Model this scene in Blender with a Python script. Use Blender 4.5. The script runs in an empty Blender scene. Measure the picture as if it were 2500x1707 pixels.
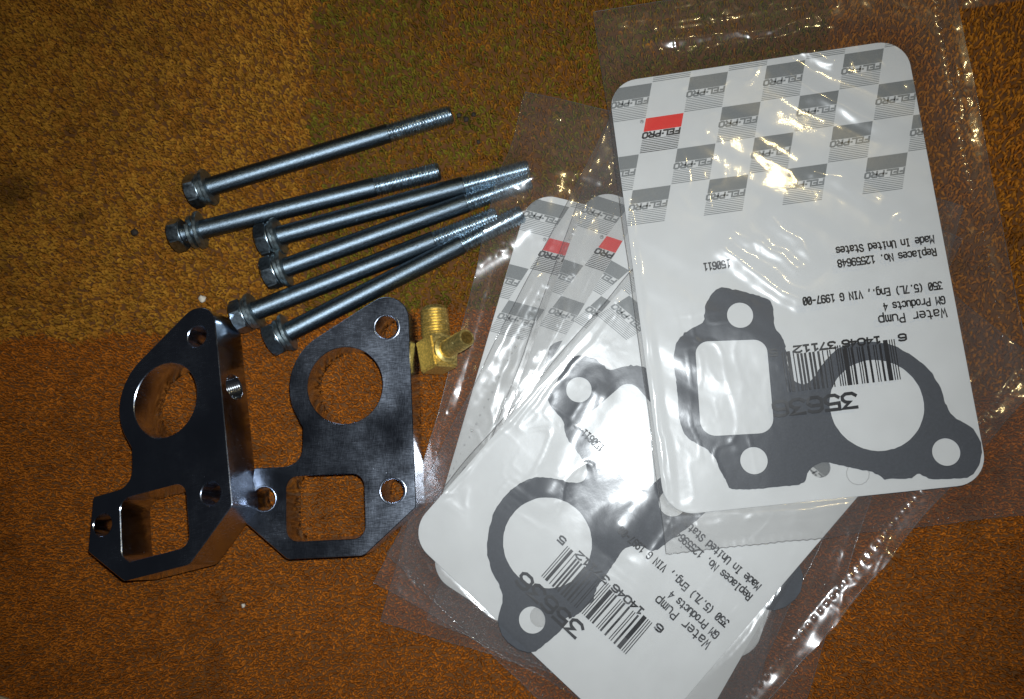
import bpy, bmesh, math, random
import numpy as np
from mathutils import Vector, Matrix
R = math.radians
MM = 0.001                                   # everything below is written in millimetres
rng = np.random.default_rng(7)
random.seed(5)
sc = bpy.context.scene
COL = sc.collection

# ------------------------------------------------------------------ camera
cam_d = bpy.data.cameras.new('camera')
cam = bpy.data.objects.new('camera', cam_d)
COL.objects.link(cam)
c_pos = Vector((43.80, -55.19, 421.0))
c_right = Vector((0.9946, 0.0, -0.1035)); c_up = Vector((0.0134, 0.9916, 0.1286)); c_fwd = Vector((-0.1026, 0.1293, -0.9863))
cam.matrix_world = Matrix(((c_right.x, c_up.x, -c_fwd.x, c_pos.x * MM),
                           (c_right.y, c_up.y, -c_fwd.y, c_pos.y * MM),
                           (c_right.z, c_up.z, -c_fwd.z, c_pos.z * MM),
                           (0, 0, 0, 1)))
cam_d.sensor_fit = 'HORIZONTAL'; cam_d.sensor_width = 36.0; cam_d.lens = 2000 / 2500 * 36
cam_d.clip_start = 0.01; cam_d.clip_end = 50
sc.camera = cam

# ------------------------------------------------------------------ world: a dim room at night
world = bpy.data.worlds.new('World'); sc.world = world; world.use_nodes = True
wb = world.node_tree.nodes['Background']
wb.inputs['Color'].default_value = (0.80, 0.86, 1.0, 1); wb.inputs['Strength'].default_value = 0.011

# ------------------------------------------------------------------ lamps: the phone's flash beside the lens, the room's warm bulb
def lamp(name, kind, loc, energy, color, size):
    d = bpy.data.lights.new(name, kind); d.energy = energy; d.color = color
    o = bpy.data.objects.new(name, d); COL.objects.link(o); o.location = [v * MM for v in loc]
    if kind == 'POINT': d.shadow_soft_size = size * MM
    return o
fl = lamp('phone_flash', 'SPOT', c_pos + c_up * 16 + c_right * 7 - c_fwd * 2, 8.6, (0.90, 0.96, 1.0), 3.5)
fl.data.shadow_soft_size = 3.5 * MM; fl.data.spot_size = R(112); fl.data.spot_blend = 1.0
fl.rotation_euler = cam.matrix_world.to_euler()
lamp('ceiling_bulb', 'POINT', (565, 770, 1830), 11.5, (1.0, 0.78, 0.37), 60)

sc.view_settings.view_transform = 'Standard'; sc.view_settings.look = 'None'
sc.view_settings.exposure = 0.0; sc.view_settings.gamma = 1.0
sc.view_settings.use_curve_mapping = False
sc.render.engine = 'CYCLES'
sc.cycles.transparent_max_bounces = 48
sc.cycles.max_bounces = 10; sc.cycles.glossy_bounces = 6; sc.cycles.diffuse_bounces = 3
sc.cycles.use_denoising = True

# ------------------------------------------------------------------ materials
def mat(name):
    m = bpy.data.materials.new(name); m.use_nodes = True
    nt = m.node_tree; return m, nt, nt.nodes['Principled BSDF']
def node(nt, kind, **kw):
    n = nt.nodes.new(kind)
    for k, v in kw.items(): setattr(n, k, v)
    return n
def noise(nt, scale, detail=4, rough=0.5, vec=None):
    n = node(nt, 'ShaderNodeTexNoise'); n.inputs['Scale'].default_value = scale
    n.inputs['Detail'].default_value = detail; n.inputs['Roughness'].default_value = rough
    if vec is not None: nt.links.new(vec, n.inputs['Vector'])
    return n
def ramp(nt, fac, stops):
    r = node(nt, 'ShaderNodeValToRGB'); e = r.color_ramp.elements
    while len(e) < len(stops): e.new(0.5)
    for el, (p, c) in zip(e, stops):
        el.position = p; el.color = c if len(c) == 4 else (*c, 1)
    nt.links.new(fac, r.inputs['Fac']); return r
def bump(nt, h, strength, dist, target):
    b = node(nt, 'ShaderNodeBump'); b.inputs['Strength'].default_value = strength; b.inputs['Distance'].default_value = dist
    nt.links.new(h, b.inputs['Height']); nt.links.new(b.outputs['Normal'], target.inputs['Normal']); return b
def objco(nt, scale=(1, 1, 1)):
    t = node(nt, 'ShaderNodeTexCoord'); m = node(nt, 'ShaderNodeMapping'); m.inputs['Scale'].default_value = scale
    nt.links.new(t.outputs['Object'], m.inputs['Vector']); return m.outputs['Vector']
M = {}
def plain(name, col, rough=0.6, metal=0.0, var=0.0, vscale=400, bmp=0.0, bscale=900):
    m, nt, p = mat(name); p.inputs['Roughness'].default_value = rough; p.inputs['Metallic'].default_value = metal
    p.inputs['Base Color'].default_value = (*col, 1)
    v = objco(nt)
    if var:
        n = noise(nt, vscale, 5, 0.6, v)
        r = ramp(nt, n.outputs['Fac'], [(0.3, tuple(c * (1 - var) for c in col)), (0.7, tuple(min(1, c * (1 + var)) for c in col))])
        nt.links.new(r.outputs['Color'], p.inputs['Base Color'])
    if bmp:
        n2 = noise(nt, bscale, 4, 0.6, v); bump(nt, n2.outputs['Fac'], bmp, 0.0002, p)
    M[name] = m; return m
plain('card_white', (0.54, 0.545, 0.54), 0.55, var=0.035, vscale=60, bmp=0.05, bscale=1500)
plain('print_grey', (0.172, 0.182, 0.184), 0.5, var=0.10, vscale=1200)
plain('print_red', (0.62, 0.018, 0.016), 0.45, var=0.05)
plain('print_black', (0.018, 0.018, 0.02), 0.5)
plain('ink_black', (0.014, 0.014, 0.016), 0.45, var=0.3, vscale=2500)
plain('gasket_grey', (0.040, 0.045, 0.055), 0.62, var=0.16, vscale=900, bmp=0.25, bscale=2600)
plain('crumb_dark', (0.02, 0.014, 0.01), 0.8, var=0.4)
plain('crumb_pale', (0.55, 0.50, 0.42), 0.7, var=0.2)
plain('beige_plastic', (0.32, 0.25, 0.15), 0.5, var=0.1)

# rug yarn: the colour of each loop sits in a vertex colour
m, nt, p = mat('rug_yarn'); M['rug_yarn'] = m
a = node(nt, 'ShaderNodeVertexColor', layer_name='yarn')
n = noise(nt, 2200, 3, 0.6, objco(nt))
mx = node(nt, 'ShaderNodeMixRGB', blend_type='MULTIPLY'); mx.inputs['Fac'].default_value = 0.55
rr = ramp(nt, n.outputs['Fac'], [(0.3, (0.55, 0.52, 0.5)), (0.7, (1.2, 1.18, 1.15))])
nt.links.new(a.outputs['Color'], mx.inputs['Color1']); nt.links.new(rr.outputs['Color'], mx.inputs['Color2'])
nt.links.new(mx.outputs['Color'], p.inputs['Base Color']); p.inputs['Roughness'].default_value = 0.75
p.inputs['Sheen Weight'].default_value = 0.0; p.inputs['Specular IOR Level'].default_value = 0.12
bump(nt, n.outputs['Fac'], 0.5, 0.0004, p)
plain('rug_backing', (0.10, 0.036, 0.004), 0.9, var=0.3, vscale=300)

# polished aluminium with fine brush lines and scratches
def polished(name, col, r0, r1):
    m, nt, p = mat(name); M[name] = m
    p.inputs['Metallic'].default_value = 1.0; p.inputs['Base Color'].default_value = (*col, 1)
    v1 = objco(nt, (900, 60, 60)); n1 = noise(nt, 6, 4, 0.7, v1)
    v2 = objco(nt, (60, 900, 60)); n2 = noise(nt, 5, 4, 0.7, v2)
    v3 = objco(nt, (1, 1, 1)); n3 = noise(nt, 22, 4, 0.6, v3)
    mixn = node(nt, 'ShaderNodeMixRGB'); nt.links.new(n3.outputs['Fac'], mixn.inputs['Fac'])
    nt.links.new(n1.outputs['Fac'], mixn.inputs['Color1']); nt.links.new(n2.outputs['Fac'], mixn.inputs['Color2'])
    ad = node(nt, 'ShaderNodeMath', operation='MULTIPLY'); nt.links.new(mixn.outputs['Color'], ad.inputs[0]); nt.links.new(n3.outputs['Fac'], ad.inputs[1])
    mr = node(nt, 'ShaderNodeMapRange'); mr.inputs['From Min'].default_value = 0.12; mr.inputs['From Max'].default_value = 0.42
    mr.inputs['To Min'].default_value = r0; mr.inputs['To Max'].default_value = r1
    nt.links.new(ad.outputs[0], mr.inputs['Value'])
    v4 = objco(nt, (420, 90, 90)); n4 = noise(nt, 3.2, 2, 0.5, v4)                     # short scuffs and specks of dust
    th = node(nt, 'ShaderNodeMapRange'); th.inputs['From Min'].default_value = 0.745; th.inputs['From Max'].default_value = 0.80
    th.inputs['To Min'].default_value = 0.0; th.inputs['To Max'].default_value = 0.30
    nt.links.new(n4.outputs['Fac'], th.inputs['Value'])
    sm = node(nt, 'ShaderNodeMath', operation='ADD'); nt.links.new(mr.outputs['Result'], sm.inputs[0]); nt.links.new(th.outputs['Result'], sm.inputs[1])
    nt.links.new(sm.outputs[0], p.inputs['Roughness'])
    bump(nt, mixn.outputs['Color'], 0.05, 0.00005, p)
    return m
polished('polished_aluminium', (0.58, 0.65, 0.78), 0.07, 0.34)
polished('bore_aluminium', (0.40, 0.41, 0.42), 0.12, 0.26)
def metal(name, col, r, bm, bs):
    m, nt, p = mat(name); M[name] = m
    p.inputs['Metallic'].default_value = 1.0
    n = noise(nt, bs, 4, 0.65, objco(nt))
    c = ramp(nt, n.outputs['Fac'], [(0.3, tuple(x * 0.55 for x in col)), (0.7, tuple(min(1, x * 1.35) for x in col))])
    nt.links.new(c.outputs['Color'], p.inputs['Base Color'])
    mr = node(nt, 'ShaderNodeMapRange'); mr.inputs['To Min'].default_value = r * 0.75; mr.inputs['To Max'].default_value = r * 1.25
    nt.links.new(n.outputs['Fac'], mr.inputs['Value']); nt.links.new(mr.outputs['Result'], p.inputs['Roughness'])
    n2 = noise(nt, bs * 2.2, 3, 0.7, objco(nt)); bump(nt, n2.outputs['Fac'], bm, 0.0001, p)
    return m
metal('zinc_shank', (0.125, 0.162, 0.196), 0.37, 1.0, 1300)
metal('zinc_head', (0.34, 0.41, 0.46), 0.33, 0.12, 500)
metal('zinc_bright', (0.36, 0.44, 0.47), 0.40, 0.15, 500)
metal('zinc_thread', (0.46, 0.55, 0.62), 0.31, 0.04, 500)
metal('brass', (0.72, 0.55, 0.19), 0.50, 0.3, 900)
metal('brass_dark', (0.30, 0.20, 0.05), 0.45, 0.2, 900)

# clear polythene film
def film(name, tint, milk):
    m = bpy.data.materials.new(name); m.use_nodes = True; nt = m.node_tree; nt.nodes.clear(); M[name] = m
    out = node(nt, 'ShaderNodeOutputMaterial')
    tr = node(nt, 'ShaderNodeBsdfTransparent'); tr.inputs['Color'].default_value = (*tint, 1)
    g1 = node(nt, 'ShaderNodeBsdfGlossy'); g1.inputs['Roughness'].default_value = 0.075
    g2 = node(nt, 'ShaderNodeBsdfGlossy'); g2.inputs['Roughness'].default_value = 0.25
    gm = node(nt, 'ShaderNodeMixShader'); gm.inputs['Fac'].default_value = 0.40
    nt.links.new(g1.outputs[0], gm.inputs[1]); nt.links.new(g2.outputs[0], gm.inputs[2])
    df = node(nt, 'ShaderNodeBsdfDiffuse'); df.inputs['Color'].default_value = (0.75, 0.75, 0.78, 1)
    tl = node(nt, 'ShaderNodeBsdfTranslucent'); tl.inputs['Color'].default_value = (0.75, 0.75, 0.78, 1)
    dm = node(nt, 'ShaderNodeMixShader'); nt.links.new(df.outputs[0], dm.inputs[1]); nt.links.new(tl.outputs[0], dm.inputs[2])
    m1 = node(nt, 'ShaderNodeMixShader'); m1.inputs['Fac'].default_value = milk
    nt.links.new(tr.outputs[0], m1.inputs[1]); nt.links.new(dm.outputs[0], m1.inputs[2])
    fr = node(nt, 'ShaderNodeLayerWeight'); fr.inputs['Blend'].default_value = 0.5      # thin sheet: same reflectance from both sides
    pw = node(nt, 'ShaderNodeMath', operation='POWER'); pw.inputs[1].default_value = 5.0; nt.links.new(fr.outputs['Facing'], pw.inputs[0])
    fm = node(nt, 'ShaderNodeMath', operation='MULTIPLY_ADD'); fm.inputs[1].default_value = 0.80; fm.inputs[2].default_value = 0.070; nt.links.new(pw.outputs[0], fm.inputs[0])
    m2 = node(nt, 'ShaderNodeMixShader'); nt.links.new(fm.outputs[0], m2.inputs['Fac'])
    nt.links.new(m1.outputs[0], m2.inputs[1]); nt.links.new(gm.outputs[0], m2.inputs[2])
    nt.links.new(m2.outputs[0], out.inputs['Surface'])
    n = noise(nt, 260, 5, 0.6, objco(nt))
    b = node(nt, 'ShaderNodeBump'); b.inputs['Strength'].default_value = 0.10; b.inputs['Distance'].default_value = 0.0003
    nt.links.new(n.outputs['Fac'], b.inputs['Height'])
    for t in (g1, g2, fr): nt.links.new(b.outputs['Normal'], t.inputs['Normal'])
    return m
film('clear_film', (0.99, 0.988, 0.985), 0.030)
film('weld_film', (0.97, 0.97, 0.97), 0.02)
M['weld_film'].node_tree.nodes['Math.001'].inputs[2].default_value = 0.20
film('seam_film', (0.84, 0.84, 0.84), 0.08)

# ------------------------------------------------------------------ mesh helpers (millimetres in, metres out)
def link(o, parent=None):
    COL.objects.link(o)
    if parent is not None: o.parent = parent
    return o
def mesh_obj(name, verts, faces, material, parent=None, smooth=None):
    me = bpy.data.meshes.new(name)
    v = np.asarray(verts, dtype=np.float64) * MM
    me.from_pydata(v.tolist(), [], faces)
    bm = bmesh.new(); bm.from_mesh(me); bmesh.ops.recalc_face_normals(bm, faces=bm.faces); bm.to_mesh(me); bm.free()
    if smooth is not None:
        me.polygons.foreach_set('use_smooth', [True] * len(me.polygons))
        if smooth < 180: me.set_sharp_from_angle(angle=R(smooth))
    me.materials.append(M[material]); me.update()
    return link(bpy.data.objects.new(name, me), parent)
def grid_mesh(name, V, quads, material, parent=None):
    """big arrays, smooth shaded, no normal pass"""
    me = bpy.data.meshes.new(name); nv, nf = len(V), len(quads)
    me.vertices.add(nv); me.vertices.foreach_set('co', (np.asarray(V) * MM).astype(np.float32).ravel())
    me.loops.add(nf * 4); me.loops.foreach_set('vertex_index', np.asarray(quads, dtype=np.int32).ravel())
    me.polygons.add(nf); me.polygons.foreach_set('loop_start', np.arange(0, nf * 4, 4, dtype=np.int32))
    me.polygons.foreach_set('use_smooth', np.ones(nf, dtype=bool))
    me.update(calc_edges=True); me.validate()
    me.materials.append(M[material])
    return link(bpy.data.objects.new(name, me), parent)
def thing(name, label, cat, loc=(0, 0, 0), rot=(0, 0, 0), group=None):
    o = bpy.data.objects.new(name, None); o.empty_display_size = 0.01; link(o)
    o.location = [v * MM for v in loc]; o.rotation_euler = rot
    tag(o, label, cat, group); return o
def tag(o, label, cat, group=None):
    o['label'] = label; o['category'] = cat
    if group: o['group'] = group
    return o
def area2(P): return sum(P[i][0] * P[(i + 1) % len(P)][1] - P[(i + 1) % len(P)][0] * P[i][1] for i in range(len(P)))
def inset(P, d):
    """shift a closed polygon to its left by d"""
    n = len(P); out = []
    for i in range(n):
        a, b, c = np.array(P[i - 1]), np.array(P[i]), np.array(P[(i + 1) % n])
        e1 = (b - a) / (np.linalg.norm(b - a) + 1e-9); e2 = (c - b) / (np.linalg.norm(c - b) + 1e-9)
        n1 = np.array((-e1[1], e1[0])); n2 = np.array((-e2[1], e2[0])); s = n1 + n2
        k = max(0.35, float(s @ s) / 2)
        out.append(tuple(b + s / k * d))
    return out
def plate(outer, holes, z0, z1, bev):
    """flat plate with holes and a small chamfer on every rim -> verts, faces"""
    loops = [outer if area2(outer) > 0 else outer[::-1]] + [h if area2(h) < 0 else h[::-1] for h in holes]
    bm = bmesh.new(); tops, bots = [], []
    for L in loops:
        I = inset(L, bev)
        rings = [[bm.verts.new((x, y, z)) for x, y in PP] for PP, z in ((I, z0), (L, z0 + bev), (L, z1 - bev), (I, z1))]
        for ra, rb in zip(rings, rings[1:]):
            for i in range(len(L)):
                j = (i + 1) % len(L); bm.faces.new((ra[i], ra[j], rb[j], rb[i]))
        bots.append(rings[0]); tops.append(rings[3])
    for rs in (tops, bots):
        ed = []
        for r_ in rs:
            for i in range(len(r_)):
                ed.append(bm.edges.get((r_[i], r_[(i + 1) % len(r_)])))
        bmesh.ops.triangle_fill(bm, edges=ed, use_beauty=True)
    bmesh.ops.recalc_face_normals(bm, faces=bm.faces)
    bm.verts.index_update()
    V = [tuple(v.co) for v in bm.verts]; F = [[v.index for v in f.verts] for f in bm.faces]
    bm.free(); return V, F
def circle(cx, cy, r, n=40, ry=None):
    return [(cx + r * math.cos(2 * math.pi * i / n), cy + (ry or r) * math.sin(2 * math.pi * i / n)) for i in range(n)]
def fillet(P, seg=7):
    """polygon of (x, y, radius) -> rounded polygon"""
    out = []; n = len(P)
    for i in range(n):
        a, b, c = np.array(P[i - 1][:2]), np.array(P[i][:2]), np.array(P[(i + 1) % n][:2]); r = P[i][2]
        if r <= 0: out.append(tuple(b)); continue
        d1 = (a - b) / np.linalg.norm(a - b); d2 = (c - b) / np.linalg.norm(c - b)
        ang = math.acos(max(-1, min(1, float(d1 @ d2)))); t = r / math.tan(ang / 2)
        t = min(t, 0.49 * np.linalg.norm(a - b), 0.49 * np.linalg.norm(c - b)) if r < 100 else t
        r = t * math.tan(ang / 2)
        bis = (d1 + d2) / np.linalg.norm(d1 + d2); cen = b + bis * (r / math.sin(ang / 2))
        p1 = b + d1 * t; p2 = b + d2 * t
        a1 = math.atan2(*(p1 - cen)[::-1]); a2 = math.atan2(*(p2 - cen)[::-1])
        da = (a2 - a1 + math.pi) % (2 * math.pi) - math.pi
        for k in range(seg + 1):
            w = a1 + da * k / seg; out.append((cen[0] + r * math.cos(w), cen[1] + r * math.sin(w)))
    return out
def lathe(profile, n=36, axis='x', closed=False):
    """profile [(along, radius)] spun about the x axis"""
    V, F = [], []; m = len(profile)
    for (t, r) in profile:
        for j in range(n):
            w = 2 * math.pi * j / n; V.append((t, r * math.cos(w), r * math.sin(w)))
    last = m if closed else m - 1
    for i in range(last):
        for j in range(n):
            i2 = (i + 1) % m; F.append((i * n + j, i * n + (j + 1) % n, i2 * n + (j + 1) % n, i2 * n + j))
    if not closed:
        if profile[0][1] > 0.01: F.append(list(range(n - 1, -1, -1)))
        if profile[-1][1] > 0.01: F.append([(m - 1) * n + j for j in range(n)])
    return V, F

# value noise on arrays
def vnoise(x, y, seed):
    r_ = np.random.default_rng(seed).random((64, 64)).astype(np.float64)
    xi = np.floor(x).astype(int); yi = np.floor(y).astype(int); fx = x - xi; fy = y - yi
    fx = fx * fx * fx * (fx * (fx * 6 - 15) + 10); fy = fy * fy * fy * (fy * (fy * 6 - 15) + 10)
    g = lambda a, b: r_[a % 64, b % 64]
    return ((g(xi, yi) * (1 - fx) + g(xi + 1, yi) * fx) * (1 - fy) + (g(xi, yi + 1) * (1 - fx) + g(xi + 1, yi + 1) * fx) * fy) * 2 - 1

# ------------------------------------------------------------------ layout of the packages (card centre, turn, card top height)
CW, CH = 151.7, 224.9
def frame_from_tl(tl, deg, h=CH):
    t = R(deg); ex = np.array((math.cos(t), math.sin(t))); ey = np.array((-math.sin(t), math.cos(t)))
    return np.array(tl) + ex * CW / 2 - ey * h / 2
PACK = [   # lowest first: card centre, card turn, top height, card height, bag box in card mm (u0, u1, v0, v1), bag turn, seam u
    dict(tl=(9.9, 84.5), deg=-16.0, z=1.7, zm=3.0, h=183.0, bag=(-15, 171, -54, 233), bdeg=1.0, seam=-4, seed=11, curl=0.0),
    dict(tl=(41.6, 85.0), deg=-20.2, z=3.5, zm=5.0, h=200.0, bag=(-3, 181, -50, 237), bdeg=0.0, seam=173, seed=23, curl=0.0),
    dict(tl=(73.0, 80.0), deg=-31.34, z=5.3, zm=7.0, h=CH, bag=(-30.5, 156, -50, 238), bdeg=4.2, seam=-20, seed=31, curl=0.16),
    dict(tl=(96.19, 74.08), deg=-41.5, z=7.1, zm=9.0, h=CH, bag=(-2, 181.5, -45, 240), bdeg=0.0, seam=173.5, seed=47, curl=0.30),
    dict(tl=(51.27, 138.9), deg=6.275, z=8.9, zm=11.0, h=CH, bag=(-2, 184, -45, 242), bdeg=0.0, seam=173.7, seed=53, curl=0.03),
]
for P in PACK:
    t = R(P['deg']); P['ex'] = np.array((math.cos(t), math.sin(t))); P['ey'] = np.array((-math.sin(t), math.cos(t)))
    P['tl'] = np.array(P['tl'])
    k = (421 - P['z']) / (421 - P['zm']); ctr = P['tl'] + P['ex'] * CW / 2 - P['ey'] * P['h'] / 2
    P['tl'] = P['tl'] + (ctr - np.array((43.8, -55.2))) * (k - 1)
def uv2w(P, u, v):
    return P['tl'][0] + P['ex'][0] * u - P['ey'][0] * v, P['tl'][1] + P['ex'][1] * u - P['ey'][1] * v
def w2uv(P, x, y):
    dx = x - P['tl'][0]; dy = y - P['tl'][1]
    return dx * P['ex'][0] + dy * P['ex'][1], -(dx * P['ey'][0] + dy * P['ey'][1])
def bag2w(P, s, t):
    """bag box coordinates (card mm) with the bag's own small turn about its box centre"""
    u0, u1, v0, v1 = P['bag']; cu, cv = (u0 + u1) / 2, (v0 + v1) / 2; a = R(P['bdeg'])
    du, dv = s - cu, t - cv
    return uv2w(P, cu + du * math.cos(a) + dv * math.sin(a), cv - du * math.sin(a) + dv * math.cos(a))
def w2bag(P, x, y):
    u, v = w2uv(P, x, y); u0, u1, v0, v1 = P['bag']; cu, cv = (u0 + u1) / 2, (v0 + v1) / 2; a = R(P['bdeg'])
    du, dv = u - cu, v - cv
    return cu + du * math.cos(a) - dv * math.sin(a), cv + du * math.sin(a) + dv * math.cos(a)
def rr_inside(u, v, w, h, r):
    qx = np.abs(u - w / 2) - (w / 2 - r); qy = np.abs(v - h / 2) - (h / 2 - r)
    return np.hypot(np.maximum(qx, 0), np.maximum(qy, 0)) + np.minimum(np.maximum(qx, qy), 0) - r    # signed distance

# ------------------------------------------------------------------ rug
def rug_zone(x, y):
    """0 gold coarse, 1 olive, 2 orange fine, 3 orange coarse"""
    hb = 24 + (x + 22) * 0.062 + 2.0 * np.sin(x * 0.11) + 1.5 * np.sin(x * 0.037)
    vb = -113.5 + 1.2 * np.sin(y * 0.13)
    z = np.where(y > hb, np.where(x < vb, 0, np.where(x < 168, 1, 3)), 2)
    return np.where((x > 168) & (y > -25) & (y <= hb), 3, z)
def build_rug():
    X0, X1, Y0, Y1 = -335, 300, -220, 252
    V = [(X0 - 60, Y0 - 60, -2.6), (X1 + 60, Y0 - 60, -2.6), (X1 + 60, Y1 + 60, -2.6), (X0 - 60, Y1 + 60, -2.6)]
    base = mesh_obj('rug', V, [(0, 1, 2, 3)], 'rug_backing'); base['kind'] = 'structure'
    pts = []
    for coarse in (True, False):
        px, py = (2.45, 2.3) if coarse else (1.62, 1.62)
        gx, gy = np.meshgrid(np.arange(X0, X1, px), np.arange(Y0, Y1, py))
        gx = gx + (np.arange(gx.shape[0]) % 2)[:, None] * px * 0.5
        j = 0.42 if coarse else 0.30
        gx = (gx + rng.normal(0, px * j * 0.6, gx.shape)).ravel(); gy = (gy + rng.normal(0, py * j * 0.6, gy.shape)).ravel()
        z = rug_zone(gx + rng.normal(0, 1.0, gx.shape), gy + rng.normal(0, 1.0, gx.shape))
        keep = (z != 2) if coarse else (z == 2)
        for P in (PACK[3], PACK[4]):
            u, v = w2uv(P, gx, gy); keep &= ~(rr_inside(u, v, CW, P['h'], 14) < -16)
        pts.append((gx[keep], gy[keep], z[keep]))
    gx = np.concatenate([p_[0] for p_ in pts]); gy = np.concatenate([p_[1] for p_ in pts]); gz = np.concatenate([p_[2] for p_ in pts])
    n = len(gx)
    fine = gz == 2
    soft = 1 + 0.25 * vnoise(gx / 30, gy / 30, 3)
    span = np.where(fine, rng.normal(1.15, 0.3, n), rng.normal(1.6, 0.4, n))
    hgt = np.where(fine, rng.normal(2.35, 0.40, n), rng.normal(2.60, 0.45, n)) * (0.94 + 0.06 * soft)
    rad = np.where(fine, rng.normal(0.53, 0.09, n), rng.normal(0.82, 0.14, n))
    rad = np.where(gz == 1, rad * 0.88, rad)
    yaw = np.where(fine, rng.normal(0.0, 0.75, n), rng.normal(1.35, 0.65, n))
    lean = np.where(fine, rng.normal(0.3, 0.6, n), rng.normal(0.9, 0.7, n))
    flat = np.exp(-((gx + 75) ** 2 + (gy + 60) ** 2) / 9000.0)
    NS, NC = 5, 3
    t = np.linspace(0.05, math.pi - 0.05, NS)
    V = np.zeros((n, NS, NC, 3), dtype=np.float32)
    ca, sa = np.cos(yaw), np.sin(yaw)
    for i, ti in enumerate(t):
        lx = -span * 0.5 * math.cos(ti) * (1 + 0.35 * math.sin(ti)); ly = lean * math.sin(ti); lz = hgt * math.sin(ti) ** 0.8
        tx, tz = math.sin(ti), math.cos(ti) * 1.4
        l = math.hypot(tx, tz); nx, nz = -tz / l, tx / l
        for k in range(NC):
            w = 2 * math.pi * k / NC + math.pi / 2
            ox = nx * math.sin(w) * rad; oz = nz * math.sin(w) * rad; oy = math.cos(w) * rad * 1.1
            X = lx + ox; Y = ly + oy
            V[:, i, k, 0] = gx + X * ca - Y * sa; V[:, i, k, 1] = gy + X * sa + Y * ca; V[:, i, k, 2] = -2.95 + lz + oz
    base_i = (np.arange(n) * NS * NC)[:, None]
    q = []
    for i in range(NS - 1):
        for k in range(NC):
            k2 = (k + 1) % NC; q.append((i * NC + k, i * NC + k2, (i + 1) * NC + k2, (i + 1) * NC + k))
    Q = (base_i[:, :, None] + np.array(q)[None]).reshape(-1, 4)
    o = grid_mesh('rug_pile', V.reshape(-1, 3), Q, 'rug_yarn')
    colz = np.array(((0.315, 0.147, 0.016), (0.125, 0.104, 0.010), (0.335, 0.102, 0.009), (0.36, 0.135, 0.012)))[gz]
    alt = np.array(((0.255, 0.098, 0.010), (0.215, 0.082, 0.008), (0.255, 0.073, 0.006), (0.30, 0.10, 0.009)))[gz]
    w = np.clip(0.5 + 0.5 * vnoise(gx / 9, gy / 9, 5) + rng.normal(0, 0.35, n), 0, 1)[:, None]
    c = colz * (1 - w) + alt * w
    c *= np.clip(rng.normal(1, 0.16, n), 0.55, 1.5)[:, None]
    stain = np.clip(vnoise(gx / 17 + 3, gy / 13, 9) * 1.6 - 0.85, 0, 1) * 0.45 + np.clip(vnoise(gx / 60, gy / 45, 19), 0, 1) * 0.22
    for sx, sy, sr, sk in ((-288, 95, 16, 0.7), (-245, 78, 8, 0.5), (-38, 22, 9, 0.55), (-25, 125, 6, 0.6), (-55, 198, 7, 0.5), (-20, 160, 5, 0.4)):
        stain = np.maximum(stain, sk * np.exp(-((gx - sx) ** 2 + (gy - sy) ** 2 * 1.8) / sr ** 2))
    c *= (1 - stain)[:, None]
    full = np.ones((n, NS * NC, 4), dtype=np.float32); full[:, :, :3] = c[:, None, :]
    at = o.data.color_attributes.new('yarn', 'FLOAT_COLOR', 'POINT'); at.data.foreach_set('color', full.ravel())
    o['kind'] = 'stuff'; o['label'] = 'looped terry pile in gold, olive and orange patches'; o['category'] = 'rug pile'
    return o
build_rug()

# ------------------------------------------------------------------ spacer plates
T = 21.0
def spacer_loops():
    arc0 = math.atan2(59.07 - 35.21, -13.62 - 2.61); arc1 = math.atan2(21.56 - 35.21, -22.91 - 2.61) % (2 * math.pi)
    cx, cy, r = 2.61, 35.21, 28.9
    arc = [(cx + r * math.cos(arc0 + (arc1 - arc0) * k / 22), cy + r * math.sin(arc0 + (arc1 - arc0) * k / 22)) for k in range(23)]
    poly = [(33.72, 88.97, 11.8)] + [(x, y, 0) for x, y in arc] + [(-18.6, 14.0, 3.0), (-18.25, -4.9, 14.0), (-43.0, -6.16, 0.9),
            (-46.23, -33.25, 1.2), (-24.15, -50.71, 4.5), (14.42, -48.45, 6.0), (40.08, -24.73, 2.6)]
    outer = fillet(poly, 9)
    sq = fillet([(-26.3, -10.2, 6.2), (13.4, -8.7, 6.2), (15.1, -40.0, 6.2), (-25.0, -42.3, 6.2)], 8)
    return outer, [circle(2.61, 35.21, 19.4, 72), sq, circle(-37.17, -21.36, 5.75, 36), circle(28.09, -17.03, 5.7, 36), circle(23.38, 64.53, 5.7, 36)]
def apply_boolean(o, V, F):
    c = mesh_obj('cutter', V, F, 'bore_aluminium')
    md = o.modifiers.new('cut', 'BOOLEAN'); md.operation = 'DIFFERENCE'; md.object = c; md.solver = 'EXACT'
    if o.parent is not None: c.parent = o.parent
    bpy.context.view_layer.update()
    dg = bpy.context.evaluated_depsgraph_get()
    me = bpy.data.meshes.new_from_object(o.evaluated_get(dg))
    o.modifiers.clear(); o.data = me
    bpy.data.objects.remove(c)
PORT = (36.6, 36.5, 10.4)
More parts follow.
